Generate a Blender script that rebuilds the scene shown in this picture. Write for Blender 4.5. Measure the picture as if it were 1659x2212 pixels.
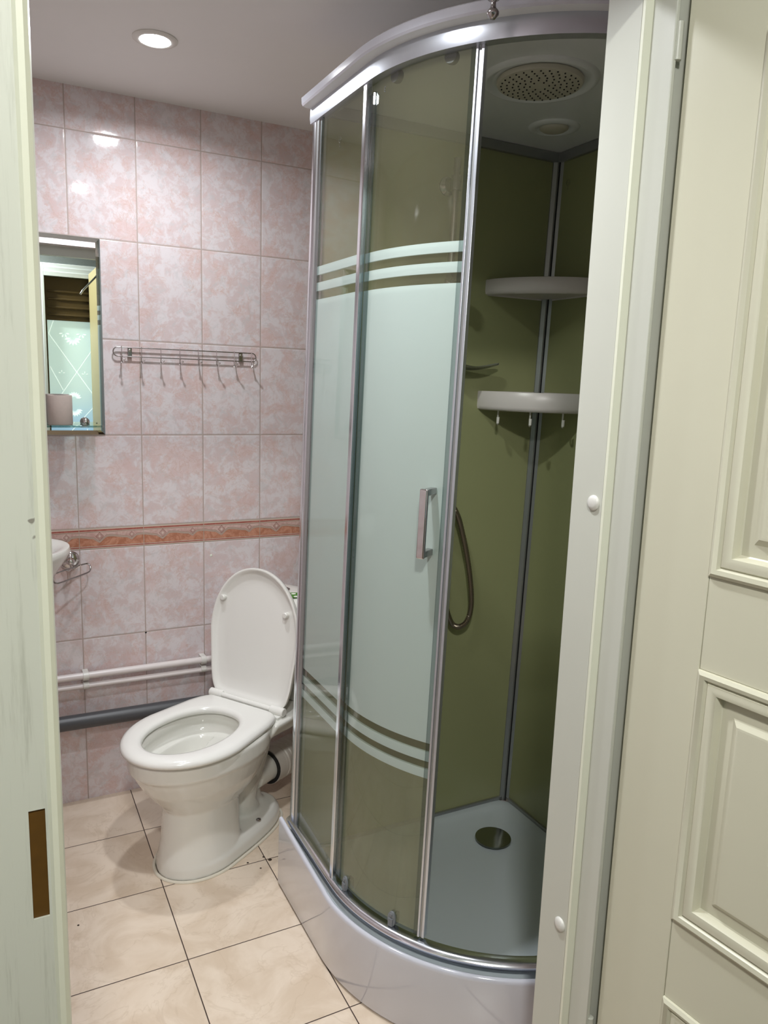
import bpy, math, random
from mathutils import Vector, Matrix
random.seed(4)
PI = math.pi
C = bpy.context.scene.collection
for o in list(bpy.data.objects): bpy.data.objects.remove(o)

# ------------------------------------------------------------------ camera, world, lights, exposure
YAW, PITCH, ROLL = 0.4796, 0.1704, 0.0334
CAM = (-0.2106, -2.5605, 1.4338)
cyw, syw, cp, sp = math.cos(YAW), math.sin(YAW), math.cos(PITCH), math.sin(PITCH)
fw = Vector((syw*cp, cyw*cp, -sp)); rt = Vector((cyw, -syw, 0)); up = rt.cross(fw)
cr, sr = math.cos(ROLL), math.sin(ROLL)
R_ = cr*rt + sr*up; U_ = -sr*rt + cr*up
cd = bpy.data.cameras.new('camera'); cam = bpy.data.objects.new('camera', cd); C.objects.link(cam)
cd.sensor_fit = 'HORIZONTAL'; cd.sensor_width = 36; cd.lens = 36*1641.12/1659; cd.clip_start = 0.02
m = Matrix((R_, U_, -fw)).transposed().to_4x4(); m.translation = CAM; cam.matrix_world = m
bpy.context.scene.camera = cam
w = bpy.data.worlds.new('world'); bpy.context.scene.world = w; w.use_nodes = True
w.node_tree.nodes['Background'].inputs[0].default_value = (0.8, 0.85, 1, 1)
w.node_tree.nodes['Background'].inputs[1].default_value = 0.05
vs = bpy.context.scene.view_settings
vs.view_transform = 'Standard'; vs.look = 'None'; vs.gamma = 1; vs.use_curve_mapping = False; vs.exposure = 0.0
CEIL = 2.255; HCEIL = 2.62
def disk_light(name, loc, r, power, col, spread=180):
    l = bpy.data.lights.new(name, 'AREA'); l.shape = 'DISK'; l.size = 2*r; l.energy = power; l.color = col
    l.spread = math.radians(spread)
    o = bpy.data.objects.new(name, l); o.location = loc; C.objects.link(o); return o
LAMP_W = 7.0; HALL_W = 28.0
LAMPC = (0.925, 0.96, 1.0)
disk_light('lamp_light', (0.20, -0.45, CEIL-0.012), 0.034, LAMP_W, LAMPC, 165)
disk_light('lamp_light', (0.20, -1.33, CEIL-0.012), 0.034, LAMP_W*1.1, LAMPC, 132)
disk_light('hall_light', (-0.35, -2.95, HCEIL-0.03), 0.10, HALL_W, (1.0, 0.985, 0.92))

# ------------------------------------------------------------------ materials
class N:
    """tiny node helper"""
    def __init__(s, name):
        s.m = bpy.data.materials.new(name); s.m.use_nodes = True
        s.t = s.m.node_tree; s.b = s.t.nodes['Principled BSDF']; s.out = s.t.nodes['Material Output']
    def n(s, typ, **kw):
        x = s.t.nodes.new(typ)
        for k, v in kw.items(): setattr(x, k, v)
        return x
    def put(s, sock, v):
        if hasattr(v, 'is_linked'): s.t.links.new(v, sock)
        else: sock.default_value = v
    def math(s, op, a, b=0.0, c=0.0):
        x = s.n('ShaderNodeMath', operation=op)
        s.put(x.inputs[0], a); s.put(x.inputs[1], b); s.put(x.inputs[2], c); return x.outputs[0]
    def mix(s, f, a, b):
        x = s.n('ShaderNodeMix', data_type='RGBA'); s.put(x.inputs[0], f)
        s.put(x.inputs[6], a if hasattr(a, 'is_linked') else (*a, 1)); s.put(x.inputs[7], b if hasattr(b, 'is_linked') else (*b, 1))
        return x.outputs[2]
    def ramp(s, v, lo, hi):
        x = s.n('ShaderNodeMapRange', interpolation_type='SMOOTHSTEP'); s.put(x.inputs[0], v); x.inputs[1].default_value = lo; x.inputs[2].default_value = hi
        return x.outputs[0]
    def pos(s):
        g = s.n('ShaderNodeNewGeometry'); x = s.n('ShaderNodeSeparateXYZ'); s.t.links.new(g.outputs['Position'], x.inputs[0])
        return g.outputs['Position'], x.outputs
    def noise(s, vec, scale, detail=4, rough=0.55, dist=0.0):
        x = s.n('ShaderNodeTexNoise'); s.put(x.inputs['Vector'], vec); x.inputs['Scale'].default_value = scale
        x.inputs['Detail'].default_value = detail; x.inputs['Roughness'].default_value = rough; x.inputs['Distortion'].default_value = dist
        return x.outputs[0]
    def comb(s, x, y, z):
        c = s.n('ShaderNodeCombineXYZ'); s.put(c.inputs[0], x); s.put(c.inputs[1], y); s.put(c.inputs[2], z); return c.outputs[0]
    def bump(s, h, strength, dist=0.001):
        b = s.n('ShaderNodeBump'); s.put(b.inputs['Height'], h); b.inputs['Strength'].default_value = strength; b.inputs['Distance'].default_value = dist
        s.t.links.new(b.outputs[0], s.b.inputs['Normal']); return b

def srgb(r, g, b):
    f = lambda c: (c/255/12.92) if c/255 <= 0.04045 else ((c/255+0.055)/1.055)**2.4
    return (f(r), f(g), f(b))
def plain(name, col, rough=0.5, metal=0.0, coat=0.0, spec=0.5, noise=0.0, bump=0.0, nscale=30):
    k = N(name); b = k.b
    b.inputs['Roughness'].default_value = rough; b.inputs['Metallic'].default_value = metal
    b.inputs['Coat Weight'].default_value = coat; b.inputs['Coat Roughness'].default_value = 0.08
    b.inputs['Specular IOR Level'].default_value = spec
    p, _ = k.pos()
    nz = k.noise(p, nscale, 3)
    a = tuple(c*(1-noise) for c in col); d = tuple(min(1, c*(1+noise)) for c in col)
    k.put(b.inputs['Base Color'], k.mix(nz, a, d))
    if bump: k.bump(nz, bump, 0.0008)
    return k.m

def tile_wall(name, axis):
    """200 x 300 mm pink marbled glazed tiles; rows interrupted by the 70 mm border course"""
    k = N(name); p, s = k.pos()
    u = s[0] if axis == 'x' else s[1]; z = s[2]
    zz = k.math('SUBTRACT', z, k.math('MULTIPLY_ADD', k.math('GREATER_THAN', z, 0.90), 0.0687, 0.8673))
    tu = k.math('DIVIDE', k.math('SUBTRACT', u, 0.0238), 0.2); tv = k.math('DIVIDE', zz, 0.2992)
    def edge(t, size):
        f = k.math('FRACT', k.math('ADD', t, 50.0)); return k.math('MULTIPLY', k.math('MINIMUM', f, k.math('SUBTRACT', 1.0, f)), size)
    d = k.math('MINIMUM', edge(tu, 0.2), edge(tv, 0.2992))
    grout = k.math('SUBTRACT', 1.0, k.ramp(d, 0.0013, 0.0019))
    lip = k.ramp(d, 0.0012, 0.0045)
    cell = k.comb(k.math('FLOOR', tu), k.math('FLOOR', tv), 3.0)
    wn = k.n('ShaderNodeTexWhiteNoise'); k.put(wn.inputs['Vector'], cell)
    off = k.n('ShaderNodeVectorMath', operation='MULTIPLY_ADD'); k.put(off.inputs[0], wn.outputs['Color']); off.inputs[1].default_value = (1.3, 1.3, 1.3); k.put(off.inputs[2], p)
    v = off.outputs[0]
    n1 = k.noise(v, 24, 8, 0.72, 0.5); n2 = k.noise(v, 30, 8, 0.75, 0.6); n3 = k.noise(v, 9, 7, 0.7, 0.4)
    c = k.mix(k.ramp(n1, 0.43, 0.56), srgb(213, 196, 196), srgb(221, 213, 215))
    c = k.mix(k.math('MULTIPLY', k.ramp(n2, 0.52, 0.60), 0.55), c, srgb(204, 199, 200))
    c = k.mix(k.math('MULTIPLY', k.ramp(n3, 0.50, 0.60), 0.55), c, srgb(216, 187, 183))
    ridge = k.math('ABSOLUTE', k.math('SUBTRACT', k.noise(v, 20, 7, 0.7, 0.8), 0.5))
    c = k.mix(k.math('MULTIPLY', k.math('MULTIPLY', k.math('SUBTRACT', 1.0, k.ramp(ridge, 0.0, 0.03)), k.ramp(n3, 0.42, 0.56)), 0.6), c, srgb(206, 176, 166))
    c = k.mix(grout, c, srgb(176, 160, 152))
    k.put(k.b.inputs['Base Color'], c)
    k.put(k.b.inputs['Roughness'], k.math('MULTIPLY_ADD', grout, 0.6, 0.075))
    k.b.inputs['Specular IOR Level'].default_value = 0.55
    h = k.math('MULTIPLY_ADD', k.noise(p, 60, 3, 0.5), 0.22, lip)
    k.bump(h, 0.5, 0.0014)
    return k.m

def tile_floor():
    k = N('floor_tile_material'); p, s = k.pos()
    tu = k.math('DIVIDE', k.math('SUBTRACT', s[0], 0.1612), 0.3031); tv = k.math('DIVIDE', k.math('SUBTRACT', s[1], -0.2636), 0.3031)
    def edge(t):
        f = k.math('FRACT', k.math('ADD', t, 50.0)); return k.math('MULTIPLY', k.math('MINIMUM', f, k.math('SUBTRACT', 1.0, f)), 0.3031)
    d = k.math('MINIMUM', edge(tu), edge(tv))
    grout = k.math('SUBTRACT', 1.0, k.ramp(d, 0.0010, 0.0017))
    cell = k.comb(k.math('FLOOR', tu), k.math('FLOOR', tv), 1.0)
    wn = k.n('ShaderNodeTexWhiteNoise'); k.put(wn.inputs['Vector'], cell)
    off = k.n('ShaderNodeVectorMath', operation='MULTIPLY_ADD'); k.put(off.inputs[0], wn.outputs['Color']); off.inputs[1].default_value = (2, 2, 2); k.put(off.inputs[2], p)
    v = off.outputs[0]
    n1 = k.noise(v, 7, 5, 0.6, 0.8)
    c = k.mix(k.ramp(n1, 0.35, 0.65), srgb(216, 197, 175), srgb(232, 216, 197))
    ridge = k.math('ABSOLUTE', k.math('SUBTRACT', k.noise(v, 5.5, 4, 0.6, 1.4), 0.5))
    c = k.mix(k.math('MULTIPLY', k.math('SUBTRACT', 1.0, k.ramp(ridge, 0.0, 0.02)), 0.22), c, srgb(190, 168, 142))
    c = k.mix(grout, c, srgb(62, 46, 38))
    k.put(k.b.inputs['Base Color'], c); k.put(k.b.inputs['Roughness'], k.math('MULTIPLY_ADD', grout, 0.5, 0.28))
    k.bump(k.math('MULTIPLY_ADD', n1, 0.1, k.ramp(d, 0.0012, 0.004)), 0.3, 0.001)
    return k.m

def glass(name, bands=False, tint=(0.95, 0.96, 0.91), lit=False):
    k = N(name); t = k.t; t.nodes.remove(k.b)
    tr = k.n('ShaderNodeBsdfTransparent'); tr.inputs[0].default_value = (*tint, 1)
    gl = k.n('ShaderNodeBsdfGlossy'); gl.inputs['Roughness'].default_value = 0.015
    lw = k.n('ShaderNodeLayerWeight'); lw.inputs['Blend'].default_value = 0.5
    f = k.math('MULTIPLY_ADD', k.math('POWER', lw.outputs['Facing'], 5.0), 0.94, 0.055)
    # diffuse layer over the clear glass, denser and olive-grey on the lowest part
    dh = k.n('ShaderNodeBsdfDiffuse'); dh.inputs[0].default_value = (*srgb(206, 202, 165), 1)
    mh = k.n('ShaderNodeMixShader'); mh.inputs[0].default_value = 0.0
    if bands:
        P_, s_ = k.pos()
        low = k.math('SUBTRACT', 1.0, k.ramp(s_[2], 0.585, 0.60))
        low_haze = k.math('MULTIPLY', low, k.math('MULTIPLY_ADD', k.noise(k.comb(k.math('MULTIPLY', s_[0], 30.0), k.math('MULTIPLY', s_[1], 30.0), k.math('MULTIPLY', s_[2], 6.0)), 1.0, 4, 0.6), 0.22, 0.26))
        k.put(mh.inputs[0], k.math('MAXIMUM', low_haze, 0.05))  # even minimum puts the wall reflection, with slight limescale, into the glass colour
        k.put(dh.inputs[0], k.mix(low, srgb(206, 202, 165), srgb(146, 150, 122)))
    t.links.new(tr.outputs[0], mh.inputs[1]); t.links.new(dh.outputs[0], mh.inputs[2])
    base = mh.outputs[0]
    if bands:
        _, s = k.pos(); z = s[2]
        def between(a, b): return k.math('MULTIPLY', k.math('GREATER_THAN', z, a), k.math('LESS_THAN', z, b))
        fr = between(0.673, 1.625)
        for a, b in ((1.645, 1.665), (1.683, 1.703), (0.631, 0.653), (0.592, 0.613)): fr = k.math('MAXIMUM', fr, between(a, b))
        di = k.n('ShaderNodeBsdfDiffuse'); di.inputs[0].default_value = (*srgb(206, 220, 214), 1)
        tl = k.n('ShaderNodeBsdfTranslucent'); tl.inputs[0].default_value = (*srgb(206, 220, 214), 1)
        m1 = k.n('ShaderNodeMixShader'); m1.inputs[0].default_value = 0.35; t.links.new(di.outputs[0], m1.inputs[1]); t.links.new(tl.outputs[0], m1.inputs[2])
        m3 = k.n('ShaderNodeMixShader'); m3.inputs[0].default_value = 0.12; t.links.new(m1.outputs[0], m3.inputs[1]); t.links.new(tr.outputs[0], m3.inputs[2])
        m2 = k.n('ShaderNodeMixShader'); t.links.new(fr, m2.inputs[0]); t.links.new(base, m2.inputs[1]); t.links.new(m3.outputs[0], m2.inputs[2]); base = m2.outputs[0]
    mx = k.n('ShaderNodeMixShader'); t.links.new(f, mx.inputs[0]); t.links.new(base, mx.inputs[1]); t.links.new(gl.outputs[0], mx.inputs[2])
    t.links.new(mx.outputs[0], k.out.inputs['Surface'])
    return k.m

def emis(name, col, strength):
    k = N(name); k.b.inputs['Base Color'].default_value = (*col, 1)
    k.b.inputs['Emission Color'].default_value = (*col, 1); k.b.inputs['Emission Strength'].default_value = strength
    return k.m

M = {}
M['wall_x'] = tile_wall('wall_tile_along_x', 'x'); M['wall_y'] = tile_wall('wall_tile_along_y', 'y')
M['floor'] = tile_floor()
M['ceiling'] = plain('ceiling_paint', srgb(234, 233, 231), 0.55, noise=0.02, bump=0.05, nscale=8)
M['ceramic'] = plain('white_ceramic', srgb(226, 225, 218), 0.10, coat=0.6, noise=0.01)
M['seat'] = plain('white_seat_plastic', srgb(232, 231, 226), 0.16, coat=0.3, noise=0.005)
M['plastic'] = plain('white_plastic', srgb(220, 218, 212), 0.3, noise=0.01)
M['pipe'] = plain('white_pipe_plastic', srgb(222, 214, 212), 0.28, noise=0.02)
M['dim_white'] = plain('corrugated_white_plastic', srgb(214, 208, 200), 0.4, noise=0.02)
M['grey_pipe'] = plain('grey_pipe_plastic', srgb(76, 77, 80), 0.38, noise=0.03)
M['chrome'] = plain('chrome', (0.72, 0.70, 0.70), 0.06, 1.0)
M['dull_chrome'] = plain('worn_chrome', (0.42, 0.40, 0.40), 0.20, 1.0)
M['wire'] = plain('steel_wire', (0.40, 0.375, 0.37), 0.25, 1.0)
M['alu'] = plain('polished_aluminium', (0.76, 0.79, 0.84), 0.16, 1.0, noise=0.02)
M['alu_satin'] = plain('satin_aluminium', (0.63, 0.66, 0.72), 0.33, 0.85, noise=0.03)
M['alu_dark'] = plain('aluminium_profile', (0.36, 0.37, 0.37), 0.35, 0.75, noise=0.05)
M['acrylic'] = plain('white_acrylic', srgb(204, 206, 216), 0.11, coat=0.6, noise=0.01)
M['tray'] = plain('tray_acrylic', srgb(192, 202, 206), 0.16, coat=0.5, noise=0.01)
M['roof'] = plain('roof_acrylic', srgb(222, 226, 226), 0.30, coat=0.2, noise=0.01)
M['green'] = plain('olive_panel', srgb(152, 155, 114), 0.24, spec=0.5, noise=0.02, nscale=3)
M['shelf'] = plain('shelf_plastic', srgb(214, 208, 205), 0.3, noise=0.01)
M['beige'] = plain('shower_head_face', srgb(198, 194, 178), 0.4, noise=0.01)
M['black'] = plain('black_rubber', srgb(24, 24, 24), 0.5)
M['darkgap'] = plain('dark_seal', srgb(40, 42, 36), 0.5)
M['paint'] = plain('cream_door_paint', srgb(214, 211, 190), 0.33, noise=0.02, nscale=6)
M['jamb'] = plain('cream_jamb_paint', srgb(202, 203, 192), 0.38, noise=0.02, nscale=6)
M['bead'] = plain('highlit_bead_paint', srgb(232, 233, 214), 0.35, noise=0.02)  # brighter than the frame paint: hall light on the beads put into colour
k = N('worn_white_paint'); p, s_ = k.pos()
v = k.comb(k.math('MULTIPLY', s_[0], 90.0), k.math('MULTIPLY', s_[1], 20.0), k.math('MULTIPLY', s_[2], 5.0))
c = k.mix(k.math('MULTIPLY', k.ramp(k.noise(v, 1.0, 5, 0.7), 0.50, 0.72), 0.55), srgb(214, 216, 204), srgb(176, 178, 164))
c = k.mix(k.math('MULTIPLY', k.ramp(k.noise(p, 38, 2, 0.5), 0.735, 0.76), 0.8), c, srgb(120, 112, 100))
k.put(k.b.inputs['Base Color'], c); k.b.inputs['Roughness'].default_value = 0.45; M['oldpaint'] = k.m
M['wood'] = plain('bare_brown_wood', srgb(92, 62, 10), 0.6, noise=0.2, nscale=60)
M['drain'] = plain('drain_metal', (0.30, 0.31, 0.27), 0.16, 1.0)
M['roller'] = plain('grey_roller_plastic', srgb(118, 122, 126), 0.4)
M['hall_wall'] = plain('hall_wallpaper', srgb(112, 120, 118), 0.8, noise=0.15, nscale=90, bump=0.3)
M['hall_floor'] = plain('hall_floor', srgb(120, 100, 80), 0.5, noise=0.1)
M['hall_ceiling'] = plain('hall_ceiling', srgb(200, 198, 190), 0.8, noise=0.02)
M['casing'] = plain('white_casing_paint', srgb(214, 222, 220), 0.35)
M['olive_door'] = plain('dark_brown_door', srgb(74, 58, 22), 0.5, noise=0.05)
M['yellow_door'] = plain('cream_yellow_door_edge', srgb(188, 176, 130), 0.45)
M['paper'] = plain('grey_toilet_paper', srgb(182, 168, 160), 0.95, noise=0.06, nscale=120, bump=0.4)
M['sealant'] = plain('sealant', srgb(222, 216, 200), 0.45, noise=0.05, nscale=80)
M['green_ink'] = plain('green_sticker', srgb(58, 130, 20), 0.35)
M['white_ink'] = plain('white_sticker', srgb(235, 240, 225), 0.4)
M['smoke'] = plain('smoky_plastic', srgb(120, 122, 116), 0.15, coat=0.5)
M['hose'] = plain('steel_hose', (0.26, 0.22, 0.17), 0.32, 0.9)
M['etch'] = plain('etched_mark', srgb(110, 108, 92), 0.5)
M['dirt'] = plain('dirt', srgb(58, 46, 34), 0.4)
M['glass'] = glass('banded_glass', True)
M['seal'] = glass('clear_seal', False, (0.72, 0.76, 0.76))
M['shelf_glass'] = glass('shelf_glass', False, (0.72, 0.82, 0.80))
M['mirror'] = plain('mirror_silver', (0.86, 0.90, 0.90), 0.0, 1.0)
M['lamp'] = emis('lamp_diffuser', (0.97, 0.975, 1.0), 70.0)
# border course
def marb(name, a, b, sc=40):
    k = N(name); p, _ = k.pos(); n1 = k.noise(p, sc, 6, 0.65, 1.0)
    k.put(k.b.inputs['Base Color'], k.mix(k.ramp(n1, 0.38, 0.62), a, b)); k.b.inputs['Roughness'].default_value = 0.14; return k.m
M['b_pink'] = marb('border_pink', srgb(192, 156, 148), srgb(208, 180, 172))
M['b_brown'] = marb('border_terracotta', srgb(174, 116, 92), srgb(198, 144, 120))
M['b_red'] = marb('border_red_stripe', srgb(160, 94, 84), srgb(176, 112, 100))
M['b_white'] = plain('border_cream_line', srgb(214, 198, 184), 0.2)
M['b_line'] = plain('border_dark_line', srgb(134, 92, 80), 0.2)
M['grout'] = plain('grout', srgb(178, 164, 150), 0.8)

# ------------------------------------------------------------------ mesh helpers
class B:
    def __init__(s): s.v = []; s.f = []; s.mi = []; s.mat = 0
    def add(s, vs, fs):
        o = len(s.v); s.v += [tuple(v) for v in vs]
        for f in fs: s.f.append(tuple(i+o for i in f)); s.mi.append(s.mat)
    def box(s, x0, x1, y0, y1, z0, z1):
        s.add([(x0,y0,z0),(x1,y0,z0),(x1,y1,z0),(x0,y1,z0),(x0,y0,z1),(x1,y0,z1),(x1,y1,z1),(x0,y1,z1)],
              [(0,3,2,1),(4,5,6,7),(0,1,5,4),(1,2,6,5),(2,3,7,6),(3,0,4,7)]); return s
    def rings(s, rings, closed=False, cap=True):
        """rings: list of equally long closed loops of 3-D points"""
        n = len(rings[0]); vs = [p for r in rings for p in r]; fs = []
        m_ = len(rings)
        for i in range(m_ if closed else m_-1):
            a, b = i*n, ((i+1) % m_)*n
            for j in range(n): k = (j+1) % n; fs.append((a+j, a+k, b+k, b+j))
        if cap and not closed: fs.append(tuple(reversed(range(n)))); fs.append(tuple((m_-1)*n+j for j in range(n)))
        s.add(vs, fs); return s
    def tube(s, pts, r, n=12, closed=False, rad=None):
        P = [Vector(p) for p in pts]; L = len(P); rr = []
        prev = None
        for i in range(L):
            if closed: t = (P[(i+1) % L]-P[i-1])
            else: t = P[min(i+1, L-1)]-P[max(i-1, 0)]
            t.normalize()
            if prev is None: a = Vector((0,0,1)) if abs(t.z) < 0.9 else Vector((1,0,0)); nn = t.cross(a).normalized()
            else: nn = (prev - t*prev.dot(t)).normalized()
            prev = nn; bb = t.cross(nn); q = rad[i] if rad else r
            rr.append([P[i]+q*(math.cos(2*PI*j/n)*nn+math.sin(2*PI*j/n)*bb) for j in range(n)])
        return s.rings(rr, closed=closed)
    def lathe(s, prof, n=32, c=(0,0,0), axis='z', arc=None):
        rr = []
        for r, h in prof:
            ring = []
            for j in range(n):
                a = 2*PI*j/n; x, y = r*math.cos(a), r*math.sin(a)
                ring.append({'z': (c[0]+x, c[1]+y, c[2]+h), 'y': (c[0]+x, c[1]+h, c[2]+y), 'x': (c[0]+h, c[1]+x, c[2]+y)}[axis])
            rr.append(ring)
        return s.rings(rr)
    def prism(s, poly, z0, z1):
        return s.rings([[(x, y, z0) for x, y in poly], [(x, y, z1) for x, y in poly]])
def W(p):  # the cabin leans a little with its corner
    return (p[0]+0.0155*p[2], p[1]-0.0115*p[2], p[2])
def obj(name, b, mat, parent=None, smooth=40, bevel=0, lean=False, loc=None, seg=2):
    vs_ = [W(v) for v in b.v] if lean else b.v
    if parent is not None and tuple(parent.location) != (0, 0, 0) :
        L = parent.location; vs_ = [(v[0]-L.x, v[1]-L.y, v[2]-L.z) for v in vs_] if not parent.get('local') else vs_
    me = bpy.data.meshes.new(name); me.from_pydata(vs_, [], b.f)
    mats = mat if isinstance(mat, (list, tuple)) else [mat]
    for x in mats: me.materials.append(M[x])
    for p, mi in zip(me.polygons, b.mi): p.material_index = mi
    me.validate(); me.update()
    import bmesh
    bm = bmesh.new(); bm.from_mesh(me); bmesh.ops.recalc_face_normals(bm, faces=bm.faces); bm.to_mesh(me); bm.free()
    if smooth:
        for p in me.polygons: p.use_smooth = True
        me.set_sharp_from_angle(angle=math.radians(smooth))
    o = bpy.data.objects.new(name, me); C.objects.link(o)
    if parent is not None: o.parent = parent
    if bevel:
        md = o.modifiers.new('bevel', 'BEVEL'); md.width = bevel; md.segments = seg; md.limit_method = 'ANGLE'; md.angle_limit = math.radians(35); md.harden_normals = False
    return o
def sub(name, b, mat, parent, **kw):
    """child of a child: parent sits at its own grandparent's frame, geometry in world coordinates"""
    g = parent
    while g.parent: g = g.parent
    L = Vector(g.location)
    b.v = [tuple(Vector(W(v) if kw.get('lean') else v)-L) for v in b.v]; kw.pop('lean', None)
    return obj(name, b, mat, parent, **kw)
def tag(o, label, cat, group=None):
    o['label'] = label; o['category'] = cat
    if group: o['group'] = group
    return o
def thing(name, loc, label, cat, group=None):
    o = bpy.data.objects.new(name, None); o.location = loc; o.empty_display_size = 0.05; C.objects.link(o)
    return tag(o, label, cat, group)
def part(name, b, mat, parent, **kw): return obj(name, b, mat, parent, **kw)
def struct(name, b, mat, **kw):
    o = obj(name, b, mat, **kw); o['kind'] = 'structure'; return o

# ------------------------------------------------------------------ room shell
XL, XR, YD = -0.62, 1.30, -1.60
YO = -1.70                                   # outer face of the door wall
HX0, HX1, HY = -1.25, 1.9, -3.20             # hall
struct('floor', B().box(XL-0.1, XR+0.1, YO, 0.1, -0.05, 0), 'floor')
struct('ceiling', B().box(XL-0.1, XR+0.1, YD, 0.1, CEIL, CEIL+0.05), 'ceiling')
struct('wall_back', B().box(XL-0.1, XR+0.1, 0, 0.1, 0, CEIL), 'wall_x')
struct('wall_left', B().box(XL-0.1, XL, YD, 0, 0, CEIL), 'wall_y')
struct('wall_right', B().box(XR, XR+0.1, YD, 0, 0, CEIL), 'wall_y')
b = B(); OX0, OX1, OZ = -0.185, 0.665, 2.035
b.box(HX0, OX0, YO+0.004, YD, 0, HCEIL); b.box(OX1, 0.79, -1.698, YD, 0, HCEIL); b.box(0.79, HX1, YO+0.004, YD, 0, HCEIL); b.box(OX0, OX1, YO+0.004, YD, OZ, HCEIL)
fo = struct('wall_front', b, ['wall_x', 'hall_wall'])
for p in fo.data.polygons:
    if p.normal.y < -0.5: p.material_index = 1
# border course, as relief of the glaze on the back wall
BT, BB = 0.936, 0.8673
def border():
    b = B(); H = BT-BB; y0 = -0.0008
    def quad(x0, x1, z0, z1, mat, y=y0): b.mat = mat; b.add([(x0,y,z0),(x1,y,z0),(x1,y,z1),(x0,y,z1)], [(0,1,2,3)])
    def poly(pts, mat, y): b.mat = mat; b.add([(x,y,z) for x,z in pts], [tuple(range(len(pts)))])
    def wave(t):   # centre line of the cream ribbon, fraction of the height
        big, small = 0.31, 0.81
        w_ = 0.50-0.10*math.cos(2*PI*(t-0.31+0.10)*2)*0.0
        base = 0.53+0.07*math.sin(2*PI*(t-0.30)*2-0.6)
        dv = 0.0
        for c, wd, dp in ((big, 0.10, 0.36), (small, 0.075, 0.25)):
            d = abs(t-c)
            if d < wd: dv = max(dv, dp*(1-d/wd))
        return base*(1-min(1, dv*6)*0.0)-dv+0.02
    quad(XL, XR, BB, BT, 5, -0.0003)
    i0 = int(math.floor((XL-0.0238)/0.2))
    for i in range(i0, i0+11):
        x0 = max(XL, 0.0238+0.2*i+0.001); x1 = min(XR, 0.0238+0.2*(i+1)-0.001)
        if x1-x0 < 0.003: continue
        quad(x0, x1, BB+0.0018, BT-0.0018, 3)
        quad(x0, x1, BT-0.0105, BT-0.0045, 2, -0.0010); quad(x0, x1, BT-0.0140, BT-0.0125, 4, -0.0010)
        quad(x0, x1, BB+0.018*0+0.0040, BB+0.0080, 2, -0.0010)
        quad(x0, x1, BB+0.0092, BT-0.0150, 0, -0.0009)
        n = 60
        zb = lambda t: BB+0.012+(H-0.026)*wave(t)
        T = [(x0+(x1-x0)*j/n) for j in range(n+1)]
        tt = [(x-(0.0238+0.2*i))/0.2 for x in T]
        for j in range(n):
            a, c = T[j], T[j+1]; za, zc = zb(tt[j]), zb(tt[j+1])
            b.mat = 1; b.add([(a,-0.0011,BB+0.0100),(c,-0.0011,BB+0.0100),(c,-0.0011,zc),(a,-0.0011,za)], [(0,1,2,3)])
            for dz, th, mt, yy in ((0.0, 0.0078, 4, -0.0012), (0.0008, 0.0012, 3, -0.0013), (0.0032, 0.0012, 3, -0.0013), (0.0056, 0.0012, 3, -0.0013)):
                b.mat = mt; b.add([(a,yy,za+dz),(c,yy,zc+dz),(c,yy,zc+dz+th),(a,yy,za+dz+th)], [(0,1,2,3)])
        for c, r in ((0.31, 0.0125), (0.81, 0.0095)):
            cx = 0.0238+0.2*i+0.2*c
            if cx-r < x0 or cx+r > x1: continue
            cz = zb(c)+0.0085+r*1.12
            for q, mt, yy in ((1.0, 4, -0.0014), (0.86, 0, -0.0015), (0.66, 4, -0.0016), (0.56, 0, -0.0017), (0.22, 3, -0.0018)):
                poly([(cx-r*q, cz), (cx, cz-r*q*1.12), (cx+r*q, cz), (cx, cz+r*q*1.12)], mt, yy)
    return b
struct('trim_1', border(), ['b_pink', 'b_brown', 'b_red', 'b_white', 'b_line', 'grout'], smooth=0)
wb = bpy.data.objects['wall_back']
obj('tile_chip', B().lathe([(0.0, -0.0012), (0.0035, -0.001), (0.0045, 0)], 10, (0.449, -0.0002, 0.817), 'y'), 'white_ink', wb)
obj('tile_hole', B().lathe([(0.0, -0.0014), (0.0028, -0.001), (0.0032, 0)], 10, (0.2243, -0.0002, 0.5655), 'y'), 'black', wb)
# hall
struct('wall_hall_left', B().box(HX0-0.1, HX0, HY, YD, 0, HCEIL), 'hall_wall')
struct('wall_hall_right', B().box(HX1, HX1+0.1, HY, YD, 0, HCEIL), 'hall_wall')
struct('floor_hall', B().box(HX0-0.1, HX1+0.1, HY-0.1, YO, -0.05, -0.002), 'hall_floor')
struct('ceiling_hall', B().box(HX0-0.1, HX1+0.1, HY-0.1, YD, HCEIL, HCEIL+0.05), 'hall_ceiling')
b = B(); DX0, DX1, DZ = 0.152, 0.95, 2.055
b.box(HX0, DX0-0.0, HY-0.1, HY, 0, HCEIL); b.box(DX1, HX1, HY-0.1, HY, 0, HCEIL); b.box(DX0, DX1, HY-0.1, HY, DZ, HCEIL)
struct('wall_hall_back', b, 'hall_wall')
b = B()
for k_, (wd, pr) in enumerate(((0.085, 0.012), (0.06, 0.02), (0.03, 0.027))):
    b.box(DX0-wd*0.55, DX0, HY, HY+pr, 0, DZ+wd); b.box(DX1, DX1+wd, HY, HY+pr, 0, DZ+wd); b.box(DX0, DX1, HY, HY+pr, DZ, DZ+wd)
struct('trim_2', b, 'casing', bevel=0.002)
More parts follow.
